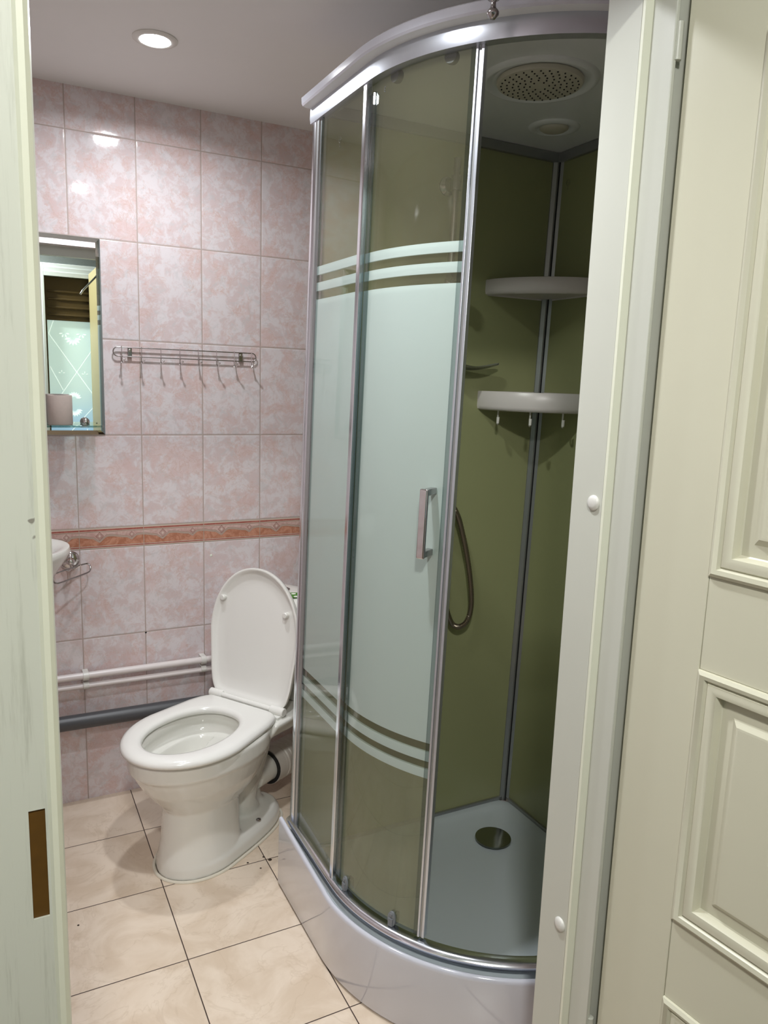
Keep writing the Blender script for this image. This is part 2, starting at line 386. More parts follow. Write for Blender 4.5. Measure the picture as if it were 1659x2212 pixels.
# hall door with lit etched glass
b = B(); b.box(DX0, DX1, HY-0.06, HY-0.02, 1.77, DZ); b.box(DX0, DX0+0.012, HY-0.06, HY-0.02, 0.02, 1.77); b.box(0.62, DX1, HY-0.06, HY-0.02, 0.02, 1.77); b.box(DX0, DX1, HY-0.06, HY-0.02, 0.02, 0.9)
for z in (1.80, 1.85, 1.905, 1.955): b.box(DX0+0.02, DX1-0.02, HY-0.022, HY-0.012, z, z+0.012)
d2 = struct('door_2', b, 'olive_door', bevel=0.002)
b = B().box(DX0+0.010, 0.64, HY-0.046, HY-0.038, 0.88, 1.78)
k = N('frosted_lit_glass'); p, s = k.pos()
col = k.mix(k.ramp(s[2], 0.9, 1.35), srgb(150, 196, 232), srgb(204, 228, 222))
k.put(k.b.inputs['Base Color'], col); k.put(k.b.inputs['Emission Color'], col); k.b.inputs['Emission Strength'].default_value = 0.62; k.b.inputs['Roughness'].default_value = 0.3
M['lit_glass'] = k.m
obj('glass_pane', b, 'lit_glass', d2)
M['etch_line'] = emis('etched_line', srgb(232, 246, 240), 0.85)
b = B()
def bar2(x0, z0, x1, z1, t=0.004):
    d = Vector((x1-x0, 0, z1-z0)).normalized(); n = Vector((-d.z, 0, d.x))*t/2; y = HY-0.0375
    b.add([(x0+n.x, y, z0+n.z), (x1+n.x, y, z1+n.z), (x1-n.x, y, z1-n.z), (x0-n.x, y, z0-n.z)], [(0,1,2,3)])
bar2(0.172, 1.68, 0.46, 1.25); bar2(0.205, 1.77, 0.172, 1.68); bar2(0.46, 1.60, 0.205, 1.22); bar2(0.205, 1.22, 0.30, 1.04); bar2(0.172, 1.46, 0.25, 1.30); bar2(0.46, 1.20, 0.30, 1.02); bar2(0.30, 1.02, 0.46, 0.90)
def flower(cx, cz, r, up_=1, n=7):
    for j in range(n):
        a = PI*(0.08+0.84*j/(n-1)); dx, dz = math.cos(a)*r, math.sin(a)*r*up_
        b.add([(cx+dx*0.25, HY-0.037, cz+dz*0.25), (cx+dx*0.7-dz*0.13, HY-0.037, cz+dz*0.7+dx*0.13), (cx+dx, HY-0.037, cz+dz), (cx+dx*0.7+dz*0.13, HY-0.037, cz+dz*0.7-dx*0.13)], [(0,1,2,3)])
flower(0.325, 1.66, 0.055, -1, 7); flower(0.27, 1.69, 0.035, -1, 4); flower(0.38, 1.69, 0.035, -1, 4)
flower(0.32, 1.24, 0.05, 1, 9); flower(0.32, 1.17, 0.055, -1, 9); flower(0.245, 1.415, 0.022, 1, 3); flower(0.395, 1.41, 0.022, 1, 3); flower(0.40, 1.01, 0.022, 1, 3); flower(0.32, 0.93, 0.05, 1, 9)
obj('etched_ornament', b, 'etch_line', d2, smooth=0)
# open leaf seen edge-on in the mirror, with its closer arm
t = thing('open_door_leaf', (0.47, -3.0, 0.0), 'cream yellow door leaf standing open edge-on, seen only in the mirror', 'door')
part('leaf', B().box(0.430, 0.472, -3.16, -2.62, 0.012, 2.085), 'yellow_door', t, bevel=0.002)
part('closer_arm', B().tube([(0.42, -2.62, 2.02), (0.33, -2.58, 1.92), (0.315, -2.58, 1.895)], 0.006), 'chrome', t)

# ------------------------------------------------------------------ door frame of the bathroom (cream)
JX = 0.637
b = B()
b.box(JX, OX1, -1.672, YD, 0, OZ)
fr = struct('trim_3', b, 'jamb', bevel=0.0015)
b = B(); b.prism([(JX-0.0005, -1.672), (JX-0.004, -1.676), (JX-0.004, -1.681), (JX+0.006, -1.686), (JX+0.02, -1.686), (JX+0.02, -1.672)], 0, OZ)
obj('rebate_bead', b, 'bead', fr, smooth=25)
b = B(); b.box(JX+0.006, JX+0.013, -1.7295, -1.686, 0, OZ); obj('rebate', b, 'jamb', fr, bevel=0.0015)
b = B(); b.box(0.704, 0.80, -1.722, -1.708, 0, OZ+0.1); b.box(0.79, 0.80, -1.708, YO+0.0045, 0, OZ+0.1); obj('casing_board', b, 'jamb', fr, bevel=0.002)
obj('rebate_back', B().box(0.6502, 0.703, -1.7225, -1.700, 0, OZ), 'jamb', fr)
for y, z in ((-1.653, 1.254), (-1.654, 0.504), (-1.653, 2.0)):
    obj('screw_cap', B().lathe([(0.0125, 0.0), (0.0125, -0.0018), (0.0105, -0.0042), (0.006, -0.0055), (0.0, -0.0058)], 24, (JX, y, z), 'x'), 'plastic', fr)
# left jamb
b = B()
b.box(-0.30, -0.174, -1.700, -1.61, 0, 0.817); b.box(-0.30, -0.174, -1.700, -1.61, 0.951, 2.2)
b.box(-0.30, -0.1945, -1.700, -1.61, 0.817, 0.951); b.box(-0.1775, -0.174, -1.700, -1.61, 0.817, 0.951)
lf = struct('trim_4', b, 'oldpaint', bevel=0)
b = B(); b.prism([(-0.1745, -1.700), (-0.171, -1.7035), (-0.165, -1.7035), (-0.1605, -1.699), (-0.1585, -1.69), (-0.1585, -1.60), (-0.1745, -1.60)], 0, 2.2)
obj('jamb_bead', b, 'bead', lf, smooth=30)
obj('strike_recess', B().box(-0.1944, -0.1776, -1.6975, -1.662, 0.8171, 0.9509), 'wood', lf)
b = B(); b.box(-0.19, 0.70, -1.705, -1.665, 1.99, OZ+0.02); struct('trim_5', b, 'jamb', bevel=0.0015)

# ------------------------------------------------------------------ open panelled door leaf
LD = Vector((0.11, -0.99, 0)).normalized(); LN = Vector((0.99, 0.11, 0)).normalized(); LP = Vector((0.66, -1.737, 0))
def L3(s_, d_, z): v = LP + LD*s_ + LN*d_; return (v.x, v.y, z)
LW, LH = 0.70, 2.0
def lbox(b, s0, s1, d0, d1, z0, z1):
    b.add([L3(s0,d0,z0), L3(s1,d0,z0), L3(s1,d1,z0), L3(s0,d1,z0), L3(s0,d0,z1), L3(s1,d0,z1), L3(s1,d1,z1), L3(s0,d1,z1)],
          [(0,3,2,1),(4,5,6,7),(0,1,5,4),(1,2,6,5),(2,3,7,6),(3,0,4,7)])
b = B(); ST = 0.117
lbox(b, 0, ST, 0, 0.038, 0.01, LH); lbox(b, LW-ST, LW, 0, 0.038, 0.01, LH)
panels = [(0.16, 0.512), (0.645, 1.044), (1.18, 1.88)]
zs = [0.01]+[z for p_ in panels for z in p_]+[LH]
for i in range(0, len(zs), 2): lbox(b, ST+0.0006, LW-ST-0.0006, 0.0008, 0.0372, zs[i], zs[i+1])
leaf = struct('door_1', b, 'paint', bevel=0.0008)
def frame_profile(b, s0, s1, z0, z1, prof):
    """prof: (inset, depth) pairs swept round the rectangle"""
    rr = []
    for ins, d_ in prof:
        rr.append([L3(s0+ins, d_, z0+ins), L3(s1-ins, d_, z0+ins), L3(s1-ins, d_, z1-ins), L3(s0+ins, d_, z1-ins)])
    b.rings(rr, cap=False)
for z0, z1 in panels:
    b = B()
    frame_profile(b, ST, LW-ST, z0, z1, [(0, 0.004), (0.001, -0.003), (0.006, -0.0065), (0.012, -0.004), (0.0145, 0.000), (0.0155, 0.0005), (0.0175, -0.002), (0.024, -0.0035), (0.031, -0.001), (0.033, 0.003), (0.035, 0.010), (0.037, 0.0115)])
    obj('panel_moulding', b, 'bead' if False else 'paint', leaf, smooth=35)
    b = B()
    pr = [(0.036, 0.0118), (0.055, 0.0085), (0.061, 0.0040), (0.064, 0.0020), (0.067, 0.0016)]
    frame_profile(b, ST, LW-ST, z0, z1, pr)
    i_, d_ = pr[-1]; b.add([L3(ST+i_, d_, z0+i_), L3(LW-ST-i_, d_, z0+i_), L3(LW-ST-i_, d_, z1-i_), L3(ST+i_, d_, z1-i_)], [(0,1,2,3)])
    lbox(b, ST, LW-ST, 0.014, 0.024, z0, z1)
    obj('raised_panel', b, 'paint', leaf, smooth=20)
for z in (1.905, 0.35):
    obj('hinge', B().lathe([(0.0045, -0.025), (0.006, -0.024), (0.006, 0.024), (0.0045, 0.025)], 14, (0.652, -1.728, z)), 'jamb', leaf)

# ------------------------------------------------------------------ recessed ceiling lamps
def downlight(x, y, label, par=None, z=CEIL):
    t = thing('recessed_lamp', (x, y, z), label, 'lamp', 'recessed ceiling lamps')
    part('trim_ring', B().lathe([(0.055, 0.0), (0.055, -0.002), (0.050, -0.005), (0.044, -0.0065), (0.038, -0.005), (0.036, 0.0)], 40, (x, y, z)), 'plastic', t)
    part('diffuser', B().lathe([(0.0365, 0.0), (0.0365, -0.003), (0.03, -0.0055), (0.0, -0.006)], 40, (x, y, z)), 'lamp', t)
    return t
downlight(0.20, -0.45, 'lit round recessed lamp in the ceiling above the toilet')
downlight(0.20, -1.33, 'lit round recessed lamp in the ceiling just inside the door')
t = thing('hall_ceiling_lamp', (-0.35, -2.95, HCEIL), 'round ceiling lamp of the hall outside the bathroom door', 'lamp')
part('lamp_shade', B().lathe([(0.12, 0), (0.125, -0.012), (0.115, -0.022), (0.0, -0.024)], 40, (-0.35, -2.95, HCEIL)), 'lamp', t)

# ------------------------------------------------------------------ mirror with shelf, paper roll
MX0, MX1, MZ0, MZ1 = -0.31, 0.1125, 1.237, 1.8335
t = thing('wall_mirror', (-0.1, 0, MZ0), 'frameless rectangular mirror with a slanted edge on the pink tiled wall', 'mirror')
b = B(); rr = []
for ins, y in ((0, -0.0005), (0, -0.0025), (0.0005, -0.003), (0.014, -0.0055)):
    rr.append([(MX0+ins, y, MZ0+ins), (MX1-ins, y, MZ0+ins), (MX1-ins, y, MZ1-ins), (MX0+ins, y, MZ1-ins)])
b.rings(rr); part('mirror_pane', b, 'mirror', t, smooth=2)
SZ = 1.272
t = thing('glass_shelf', (-0.1, 0, SZ), 'clear glass shelf below the middle of the mirror, held by chrome brackets', 'shelf')
b = B().prism([(-0.30, -0.008), (0.085, -0.008), (0.098, -0.085), (0.092, -0.097), (0.08, -0.10), (-0.30, -0.10)], SZ-0.006, SZ)
part('glass_plate', b, 'shelf_glass', t, bevel=0.001)
for x in (-0.25, 0.052):
    b = B().lathe([(0.014, -0.002), (0.014, -0.010), (0.010, -0.016), (0.009, -0.026), (0.011, -0.030), (0.006, -0.034), (0, -0.035)], 20, (x, 0, SZ+0.006), 'y')
    part('bracket', b, 'chrome', t)
t = thing('toilet_paper_roll', (-0.022, -0.055, SZ), 'upright grey roll of toilet paper on the glass shelf', 'toilet paper')
part('paper', B().lathe([(0.020, 0.088), (0.020, 0.0), (0.034, 0.0), (0.035, 0.002), (0.035, 0.086), (0.034, 0.088)], 40, (-0.022, -0.055, SZ+0.0005)), 'paper', t, smooth=50)
t.children[0].data.polygons

# ------------------------------------------------------------------ hook rack
t = thing('hook_rack', (0.37, 0, 1.49), 'chrome wire rack with eight double hooks screwed to the pink tiles', 'hook rack')
X0, X1, ZT, ZB = 0.141, 0.604, 1.512, 1.484; y = -0.010; r_ = (ZT-ZB)/2; zc = (ZT+ZB)/2
pts = [(X0+r_+ (X1-X0-2*r_)*i/10, y, ZT) for i in range(11)] + [(X1-r_+r_*math.sin(a), y, zc+r_*math.cos(a)) for a in [PI*i/10 for i in range(1, 10)]] \
    + [(X1-r_-(X1-X0-2*r_)*i/10, y, ZB) for i in range(11)] + [(X0+r_-r_*math.sin(a), y, zc-r_*math.cos(a)) for a in [PI*i/10 for i in range(1, 10)]]
part('wire_frame', B().tube(pts, 0.0019, 10, closed=True), 'wire', t)
for i in range(8):
    x = 0.1665+(0.588-0.1665)*i/7
    b = B().tube([(x, y-0.003, ZT+0.004), (x, y-0.003, ZB), (x, y-0.004, ZB-0.010), (x+0.001, y-0.010, ZB-0.018), (x+0.002, y-0.020, ZB-0.019), (x+0.003, y-0.029, ZB-0.012)], 0.0015, 8)
    b.lathe([(0, 0.0038), (0.003, 0.002), (0.0038, 0), (0.003, -0.002), (0, -0.0038)], 12, (x+0.003, y-0.030, ZB-0.010))
    b.tube([(x, y-0.003, ZB-0.004), (x-0.002, y-0.010, ZB-0.017), (x-0.003, y-0.013, ZB-0.018)], 0.0015, 8)
    b.lathe([(0, 0.003), (0.0022, 0.0016), (0.003, 0), (0.0022, -0.0016), (0, -0.003)], 12, (x-0.003, y-0.014, ZB-0.019))
    part('hook', b, 'chrome', t)
for x in (0.192, 0.552):
    b = B().box(x-0.0065, x+0.0065, -0.008, -0.0005, ZB-0.001, ZT-0.001); p_ = part('mounting_plate', b, 'dull_chrome', t, bevel=0.001)
    sub('screw', B().lathe([(0.0045, -0.0075), (0.0045, -0.0105), (0.0025, -0.0115), (0, -0.0115)], 14, (x, 0, ZT-0.008), 'y'), 'chrome', p_)

# ------------------------------------------------------------------ soap holder ring
t = thing('soap_holder', (-0.004, 0, 0.835), 'chrome wall holder with a round flange and tilted wire loop, under the sink rim', 'soap holder')
fx, fz = -0.006, 0.836
part('wall_flange', B().lathe([(0.030, 0.0), (0.031, -0.003), (0.027, -0.010), (0.017, -0.014), (0.013, -0.016), (0.012, -0.024), (0.009, -0.031), (0.004, -0.034), (0, -0.0345)], 36, (fx, 0, fz), 'y'), 'chrome', t)
pts = [(-0.060, -0.098, 0.815), (-0.052, -0.092, 0.820), (-0.005, -0.062, 0.826), (0.036, -0.040, 0.830), (0.045, -0.038, 0.828), (0.050, -0.043, 0.820), (0.048, -0.053, 0.811), (0.037, -0.064, 0.806), (-0.010, -0.096, 0.800), (-0.047, -0.122, 0.796), (-0.058, -0.126, 0.797), (-0.064, -0.120, 0.801), (-0.065, -0.108, 0.809)]
def smoothp(P, n=4, closed=True):
    P = [Vector(p) for p in P]; out = []; L = len(P)
    rng = range(L) if closed else range(L-1)
    for i in rng:
        p0, p1, p2, p3 = (P[(i-1) % L], P[i], P[(i+1) % L], P[(i+2) % L]) if closed else (P[max(i-1,0)], P[i], P[i+1], P[min(i+2, L-1)])
        for j in range(n):
            u = j/n; out.append(0.5*((2*p1)+(-p0+p2)*u+(2*p0-5*p1+4*p2-p3)*u*u+(-p0+3*p1-3*p2+p3)*u**3))
    if not closed: out.append(P[-1])
    return out
part('wire_loop', B().tube(smoothp(pts), 0.0024, 10, closed=True), 'dull_chrome', t)
b = B().tube(smoothp([(fx-0.003, -0.028, fz-0.006), (fx-0.004, -0.045, fz-0.022), (-0.025, -0.072, 0.822)], 5, False), 0.002, 8)
b.tube(smoothp([(fx+0.003, -0.028, fz-0.006), (fx+0.006, -0.042, fz-0.020), (0.022, -0.050, 0.830)], 5, False), 0.002, 8)
part('support_wire', b, 'chrome', t)

# ------------------------------------------------------------------ sink (only its right rim shows past the jamb)
t = thing('wall_sink', (-0.20, -0.2, 0.86), 'white ceramic wall-hung sink below the mirror, cut off by the left door jamb', 'sink')
def oval(cx, cy, a, bb, z, n=48): return [(cx+a*math.cos(2*PI*j/n), max(-0.52, min(cy+bb*math.sin(2*PI*j/n), -0.004)), z) for j in range(n)]
SCX, SCY, SA = -0.252, -0.185, 0.235; SZ0 = 0.045
b = B().rings([oval(SCX, SCY, 0.06, 0.06, 0.68+SZ0), oval(SCX, SCY, 0.115, 0.10, 0.72+SZ0), oval(SCX, SCY, 0.185, 0.15, 0.79+SZ0), oval(SCX, SCY, SA-0.008, 0.19, 0.855+SZ0), oval(SCX, SCY, SA, 0.195, 0.872+SZ0), oval(SCX, SCY, SA-0.004, 0.19, 0.881+SZ0), oval(SCX, SCY, SA-0.022, 0.175, 0.882+SZ0), oval(SCX, SCY-0.01, 0.19, 0.135, 0.868+SZ0), oval(SCX, SCY-0.01, 0.165, 0.115, 0.82+SZ0), oval(SCX, SCY-0.01, 0.10, 0.07, 0.76+SZ0), oval(SCX, SCY-0.01, 0.02, 0.02, 0.75+SZ0)])
part('basin', b, 'ceramic', t, smooth=60)
part('tap', B().tube(smoothp([(SCX, -0.05, 0.92), (SCX, -0.05, 1.0), (SCX, -0.08, 1.03), (SCX, -0.14, 1.02)], 6, False), 0.011), 'chrome', t)

# ------------------------------------------------------------------ pipes on the back wall
def pipe(name, z, r_, y, x0, x1, mat, label, cat='pipe', group=None, dz=0.0):
    o = obj(name, B().tube([(x0, y, z), (x1, y, z+dz)], r_, 24), mat); tag(o, label, cat, group); return o
pipe('water_pipe', 0.4545, 0.0115, -0.032, XL+0.005, 1.28, 'pipe', 'upper and thicker white water pipe along the wall behind the toilet', group='white water pipes', dz=-0.004)
pipe('water_pipe', 0.421, 0.0090, -0.030, XL+0.005, 1.28, 'pipe', 'lower and thinner white water pipe along the wall behind the toilet', group='white water pipes', dz=-0.010)
pipe('drain_pipe', 0.312, 0.0245, -0.055, XL+0.005, 1.2, 'grey_pipe', 'thick dark grey drain pipe low on the wall behind the toilet', dz=-0.012)
for x, lb in ((0.026, 'white plastic pipe clip pair on the tile seam at the left, above the grey pipe'), (0.412, 'white plastic pipe clip pair beside the raised toilet lid')):
    t = thing('pipe_clip', (x, 0, 0.44), lb, 'pipe clip', 'pipe clips')
    for z, r_, y in ((0.452, 0.0145, -0.032), (0.4185, 0.012, -0.030)):
        b = B(); n = 20; rr = []
        for xx in (x-0.009, x+0.009):
            rr.append([(xx, y+ q*math.cos(a), z+q*math.sin(a)) for q, a in [(r_, 2*PI*j/n) for j in range(n)]])
        b.rings(rr); b.box(x-0.009, x+0.009, y, -0.0005, z-r_*0.9, z+r_*0.9)
        part('clip', b, 'plastic', t, bevel=0.001)

# ------------------------------------------------------------------ toilet
TH = Vector((0.468, -0.342, 0)); TF = Vector((-0.839, -0.547, 0)).normalized(); TN = Vector((-TF.y, TF.x, 0))  # TN: towards the viewer side
if TN.y > 0: TN = -TN
def T3(u, v, z): p = TH+TF*u+TN*v; return (p.x, p.y, z)
tl = thing('toilet', tuple(TH), 'white ceramic close-coupled toilet with raised lid beside the shower cabin', 'toilet')
def egg(uf, ub, wv, z, n=56, pf=2.0, pb=2.6, cu=None, dv=0.0, tilt=0.0):
    c = cu if cu is not None else (uf*0.42+ub*0.58); out = []
    for j in range(n):
        a = 2*PI*j/n; ca, sa = math.cos(a), math.sin(a)
        p_ = pf if ca >= 0 else pb; L = (uf-c) if ca >= 0 else (c-ub)
        q = (abs(ca)**(2/p_)*L)*(1 if ca >= 0 else -1); v = abs(sa)**(2/p_)*wv*(1 if sa >= 0 else -1)
        out.append(T3(c+q, v+dv, z+tilt*q))
    return out
b = B()
# bowl, outside then inside
b.rings([egg(0.30, 0.10, 0.075, 0.165), egg(0.335, 0.06, 0.105, 0.200), egg(0.362, 0.03, 0.125, 0.232), egg(0.395, 0.015, 0.148, 0.275), egg(0.418, 0.005, 0.163, 0.315), egg(0.425, 0.002, 0.168, 0.331), egg(0.437, 0.0, 0.176, 0.342), egg(0.441, 0.0, 0.178, 0.385), egg(0.436, 0.005, 0.173, 0.392),
         egg(0.406, 0.078, 0.122, 0.392), egg(0.403, 0.078, 0.119, 0.375), egg(0.412, 0.068, 0.127, 0.352), egg(0.405, 0.075, 0.122, 0.335), egg(0.378, 0.10, 0.102, 0.330), egg(0.355, 0.12, 0.088, 0.29), egg(0.31, 0.14, 0.06, 0.25), egg(0.26, 0.16, 0.03, 0.235)])
# pedestal column
b.rings([egg(0.352, 0.10, 0.112, 0.0, pb=3), egg(0.350, 0.10, 0.110, 0.03, pb=3), egg(0.338, 0.10, 0.100, 0.09, pb=3), egg(0.332, 0.10, 0.096, 0.16, pb=3), egg(0.328, 0.10, 0.098, 0.20, pb=3), egg(0.33, 0.08, 0.10, 0.235, pb=3)])
# foot plinth and rear web
b.rings([egg(0.352, -0.115, 0.117, 0.0, pb=3.2, cu=0.20), egg(0.349, -0.112, 0.114, 0.035, pb=3.2, cu=0.20), egg(0.335, -0.100, 0.100, 0.055, pb=3.2, cu=0.20)])
b.rings([egg(0.15, -0.100, 0.060, 0.02), egg(0.15, -0.070, 0.030, 0.07), egg(0.15, -0.06, 0.024, 0.12), egg(0.15, -0.08, 0.026, 0.22), egg(0.18, -0.11, 0.045, 0.33)])
# trap-way
b.tube([T3(*p) for p in smoothp([(-0.055, 0.0, 0.33), (-0.045, 0.0, 0.27), (-0.015, 0.0, 0.20), (0.02, 0.0, 0.14), (0.03, 0.0, 0.09), (0.01, 0, 0.04), (0.0, 0, 0.015)], 4, False)], 0.055, 20)
b.tube([T3(*p) for p in [(-0.03, 0, 0.145), (-0.10, 0, 0.142), (-0.125, 0, 0.14)]], 0.048, 24)
b.tube([T3(*p) for p in smoothp([(0.24, 0, 0.26), (0.14, 0, 0.235), (0.06, 0, 0.20), (0.02, 0, 0.15)], 4, False)], 0.06, 20)
# rear deck
b.rings([[T3(*p) for p in q] for q in ([(0.06, -0.15, 0.352), (0.06, 0.15, 0.352), (-0.28, 0.155, 0.335), (-0.28, -0.155, 0.335)], [(0.05, -0.165, 0.385), (0.05, 0.165, 0.385), (-0.285, 0.165, 0.385), (-0.285, -0.165, 0.385)], [(0.05, -0.16, 0.394), (0.05, 0.16, 0.394), (-0.28, 0.16, 0.394), (-0.28, -0.16, 0.394)])])
bowl = part('bowl', b, 'ceramic', tl, smooth=0)
md = bowl.modifiers.new('remesh', 'REMESH'); md.mode = 'VOXEL'; md.voxel_size = 0.0042; md.use_smooth_shade = True
md = bowl.modifiers.new('smooth', 'SMOOTH'); md.factor = 0.5; md.iterations = 9
sub('bolt_cap', B().lathe([(0.008, 0), (0.008, 0.003), (0.0045, 0.004), (0.004, 0.001), (0, 0.001)], 16, T3(0.045, 0.092, 0.056)), 'dull_chrome', bowl)
ring = egg(0.357, -0.120, 0.122, 0.002, pb=3.2, cu=0.20)
part('sealant_bead', B().tube(ring, 0.0048, 8, closed=True), 'sealant', tl)
# seat ring
b = B()
def seat_shape(uf, ub, wv, z, n=72, c=0.24):
    out = []
    for j in range(n):
        a = 2*PI*j/n; ca, sa = math.cos(a), math.sin(a)
        p_ = 2.0 if ca >= 0 else 12.0
        L = (uf-c) if ca >= 0 else (c-ub)
        q = abs(ca)**(2/p_)*L*(1 if ca >= 0 else -1); v = abs(sa)**(2/p_)*wv*(1 if sa >= 0 else -1)
        if ca < 0: v *= 1-0.20*(abs(q)/(c-ub))**1.8
        out.append(T3(c+q, v, z))
    return out
def seat_out(z, g): return seat_shape(0.452-g, 0.012+g*0.6, 0.181-g, z)
def seat_in(z, g): return egg(n=72, uf=0.397+g, ub=0.088-g, wv=0.112+g, z=z, pf=2.0, pb=2.3, cu=0.245)
loops = [seat_out(0.394, 0.008), seat_out(0.397, 0.001), seat_out(0.404, 0.0), seat_out(0.411, 0.004), seat_out(0.4165, 0.013), seat_out(0.4185, 0.028), seat_in(0.4185, 0.016), seat_in(0.416, 0.006), seat_in(0.409, 0.0), seat_in(0.400, 0.001), seat_in(0.395, 0.006)]
b.rings(loops, closed=True)
part('seat', b, 'seat', tl, smooth=60)
for v0, v1 in ((-0.150, -0.098), (0.098, 0.150)):
    b = B().tube([T3(-0.006, v0, 0.411), T3(-0.006, v0+0.002, 0.411), T3(-0.006, v1-0.002, 0.411), T3(-0.006, v1, 0.411)], 0.0135, 18, rad=[0.0115, 0.0135, 0.0135, 0.0115])
    b.rings([[T3(-0.012, v0+0.005, z), T3(0.02, v0+0.005, z), T3(0.02, v1-0.005, z), T3(-0.012, v1-0.005, z)] for z in (0.394, 0.402)])
    part('hinge', b, 'seat', tl)
b = B().tube([T3(-0.004, -0.098, 0.412), T3(-0.004, 0.098, 0.412)], 0.0085, 14)
part('hinge_rod', b, 'seat', tl)
# lid, tipped back
LT = math.radians(6.5)
def Ld(a, v, d):  # a along the lid from the hinge, d thickness towards the front
    u = -0.012-math.sin(LT)*a+math.cos(LT)*d; z = 0.410+math.cos(LT)*a+math.sin(LT)*d; return T3(u, v, z)
def lidloop(g, d, n=72):
    out = []; c = 0.215; top = 0.430-g; bot = 0.002+g; wv = 0.176-g
    for j in range(n):
        a = 2*PI*j/n; ca, sa = math.cos(a), math.sin(a)
        p_ = 2.05 if ca >= 0 else 12.0
        L = (top-c) if ca >= 0 else (c-bot)
        q = abs(ca)**(2/p_)*L*(1 if ca >= 0 else -1); v = abs(sa)**(2/(p_ if ca < 0 else 2.05))*wv*(1 if sa >= 0 else -1)
        if ca < 0: v *= 1-0.17*(abs(q)/(c-bot))**1.6
        out.append(Ld(c+q, v, d))
    return out
b = B().rings([lidloop(0.012, -0.020), lidloop(0.003, -0.016), lidloop(0.0, -0.008), lidloop(0.0, 0.0), lidloop(0.003, 0.001), lidloop(0.008, -0.000), lidloop(0.013, -0.006), lidloop(0.024, -0.0115), lidloop(0.06, -0.012)])
part('lid', b, 'seat', tl, smooth=60)
lid = tl.children[-1] if tl.children[-1].name.startswith('lid') else [c for c in tl.children if c.name.startswith('lid')][0]
for a, v in ((0.315, -0.136), (0.300, 0.118)):
    P0 = Vector(Ld(a, v, -0.012)); P1 = Vector(Ld(a, v, 0.004)); d = (P1-P0)
    sub('bumper', B().tube([P0, P0+d*0.85, P0+d*0.98, P1], 0.0075, 16, rad=[0.0095, 0.0095, 0.0075, 0.003]), 'plastic', lid)
# tank
def trect(u0, u1, wv, z, rr=0.03, n=6, dome=0):
    out = []
    for (cu, cv, a0) in ((u1-rr, wv-rr, 0), (u0+rr, wv-rr, PI/2), (u0+rr, -wv+rr, PI), (u1-rr, -wv+rr, 1.5*PI)):
        for j in range(n+1):
            a = a0+PI/2*j/n; out.append(T3(cu+rr*math.cos(a), cv+rr*math.sin(a), z))
    return out
b = B().rings([trect(-0.265, -0.125, 0.150, 0.394), trect(-0.27, -0.12, 0.158, 0.40), trect(-0.285, -0.112, 0.175, 0.60), trect(-0.287, -0.110, 0.178, 0.695)])
part('tank', b, 'ceramic', tl, smooth=50)
b = B().rings([trect(-0.286, -0.110, 0.177, 0.699), trect(-0.293, -0.104, 0.184, 0.703, 0.034), trect(-0.293, -0.104, 0.184, 0.710, 0.034), trect(-0.287, -0.110, 0.176, 0.722, 0.034), trect(-0.275, -0.122, 0.160, 0.732, 0.034), trect(-0.255, -0.142, 0.13, 0.738, 0.03), trect(-0.225, -0.172, 0.06, 0.740, 0.02)])
tlid = part('tank_lid', b, 'ceramic', tl, smooth=60)
P = T3(-0.190, 0.0, 0.7395); sub('flush_button', B().lathe([(0.024, 0), (0.024, 0.003), (0.020, 0.005), (0.018, 0.003), (0.0, 0.0035)], 28, P), 'dull_chrome', tlid)
b = B(); 
def onlid(u, v): 
    return T3(u, v, 0.7405)
b.mat = 0; b.add([onlid(-0.165, 0.035), onlid(-0.205, 0.085), onlid(-0.165, 0.125), onlid(-0.128, 0.085)], [(0,1,2,3)])
b.mat = 1
for cu, cv, q in ((-0.166, 0.062, 0.008), (-0.146, 0.088, 0.009), (-0.178, 0.088, 0.009)):
    b.add([tuple(Vector(onlid(cu+q*math.cos(2*PI*j/14), cv+q*math.sin(2*PI*j/14)))+Vector((0,0,0.0006))) for j in range(14)], [tuple(range(14))])
st = sub('sticker', b, ['green_ink', 'white_ink'], tlid, smooth=0); st['label'] = 'green sticker with white dots'
# waste sleeve behind
pts = [T3(-0.112-0.0035*i, 0.0, 0.14-0.0002*i) for i in range(46)]
sl = part('waste_sleeve', B().tube(pts, 0.06, 28, rad=[0.0575+(0.0035 if (i//3) % 2 else 0) if i > 10 else 0.060 for i in range(46)]), 'dim_white', tl)
sub('rubber_ring', B().tube([T3(-0.107, 0, 0.14), T3(-0.1125, 0, 0.14)], 0.0585, 28), 'black', sl)

# ------------------------------------------------------------------ floor dirt
b = B()
for (x, y, r_) in ((0.475, -0.573, 0.006), (0.41, -0.56, 0.0035), (0.462, -0.552, 0.004), (0.437, -0.60, 0.003), (0.44, -0.48, 0.005), (-0.07, -0.63, 0.003)):
    b.lathe([(r_, 0.0003), (r_*0.8, 0.001), (0, 0.0012)], 10, (x, y, 0))
o = obj('dirt_specks', b, 'dirt'); tag(o, 'small dark dirt specks on the beige floor tiles beside the toilet', 'dirt'); o['kind'] = 'stuff'

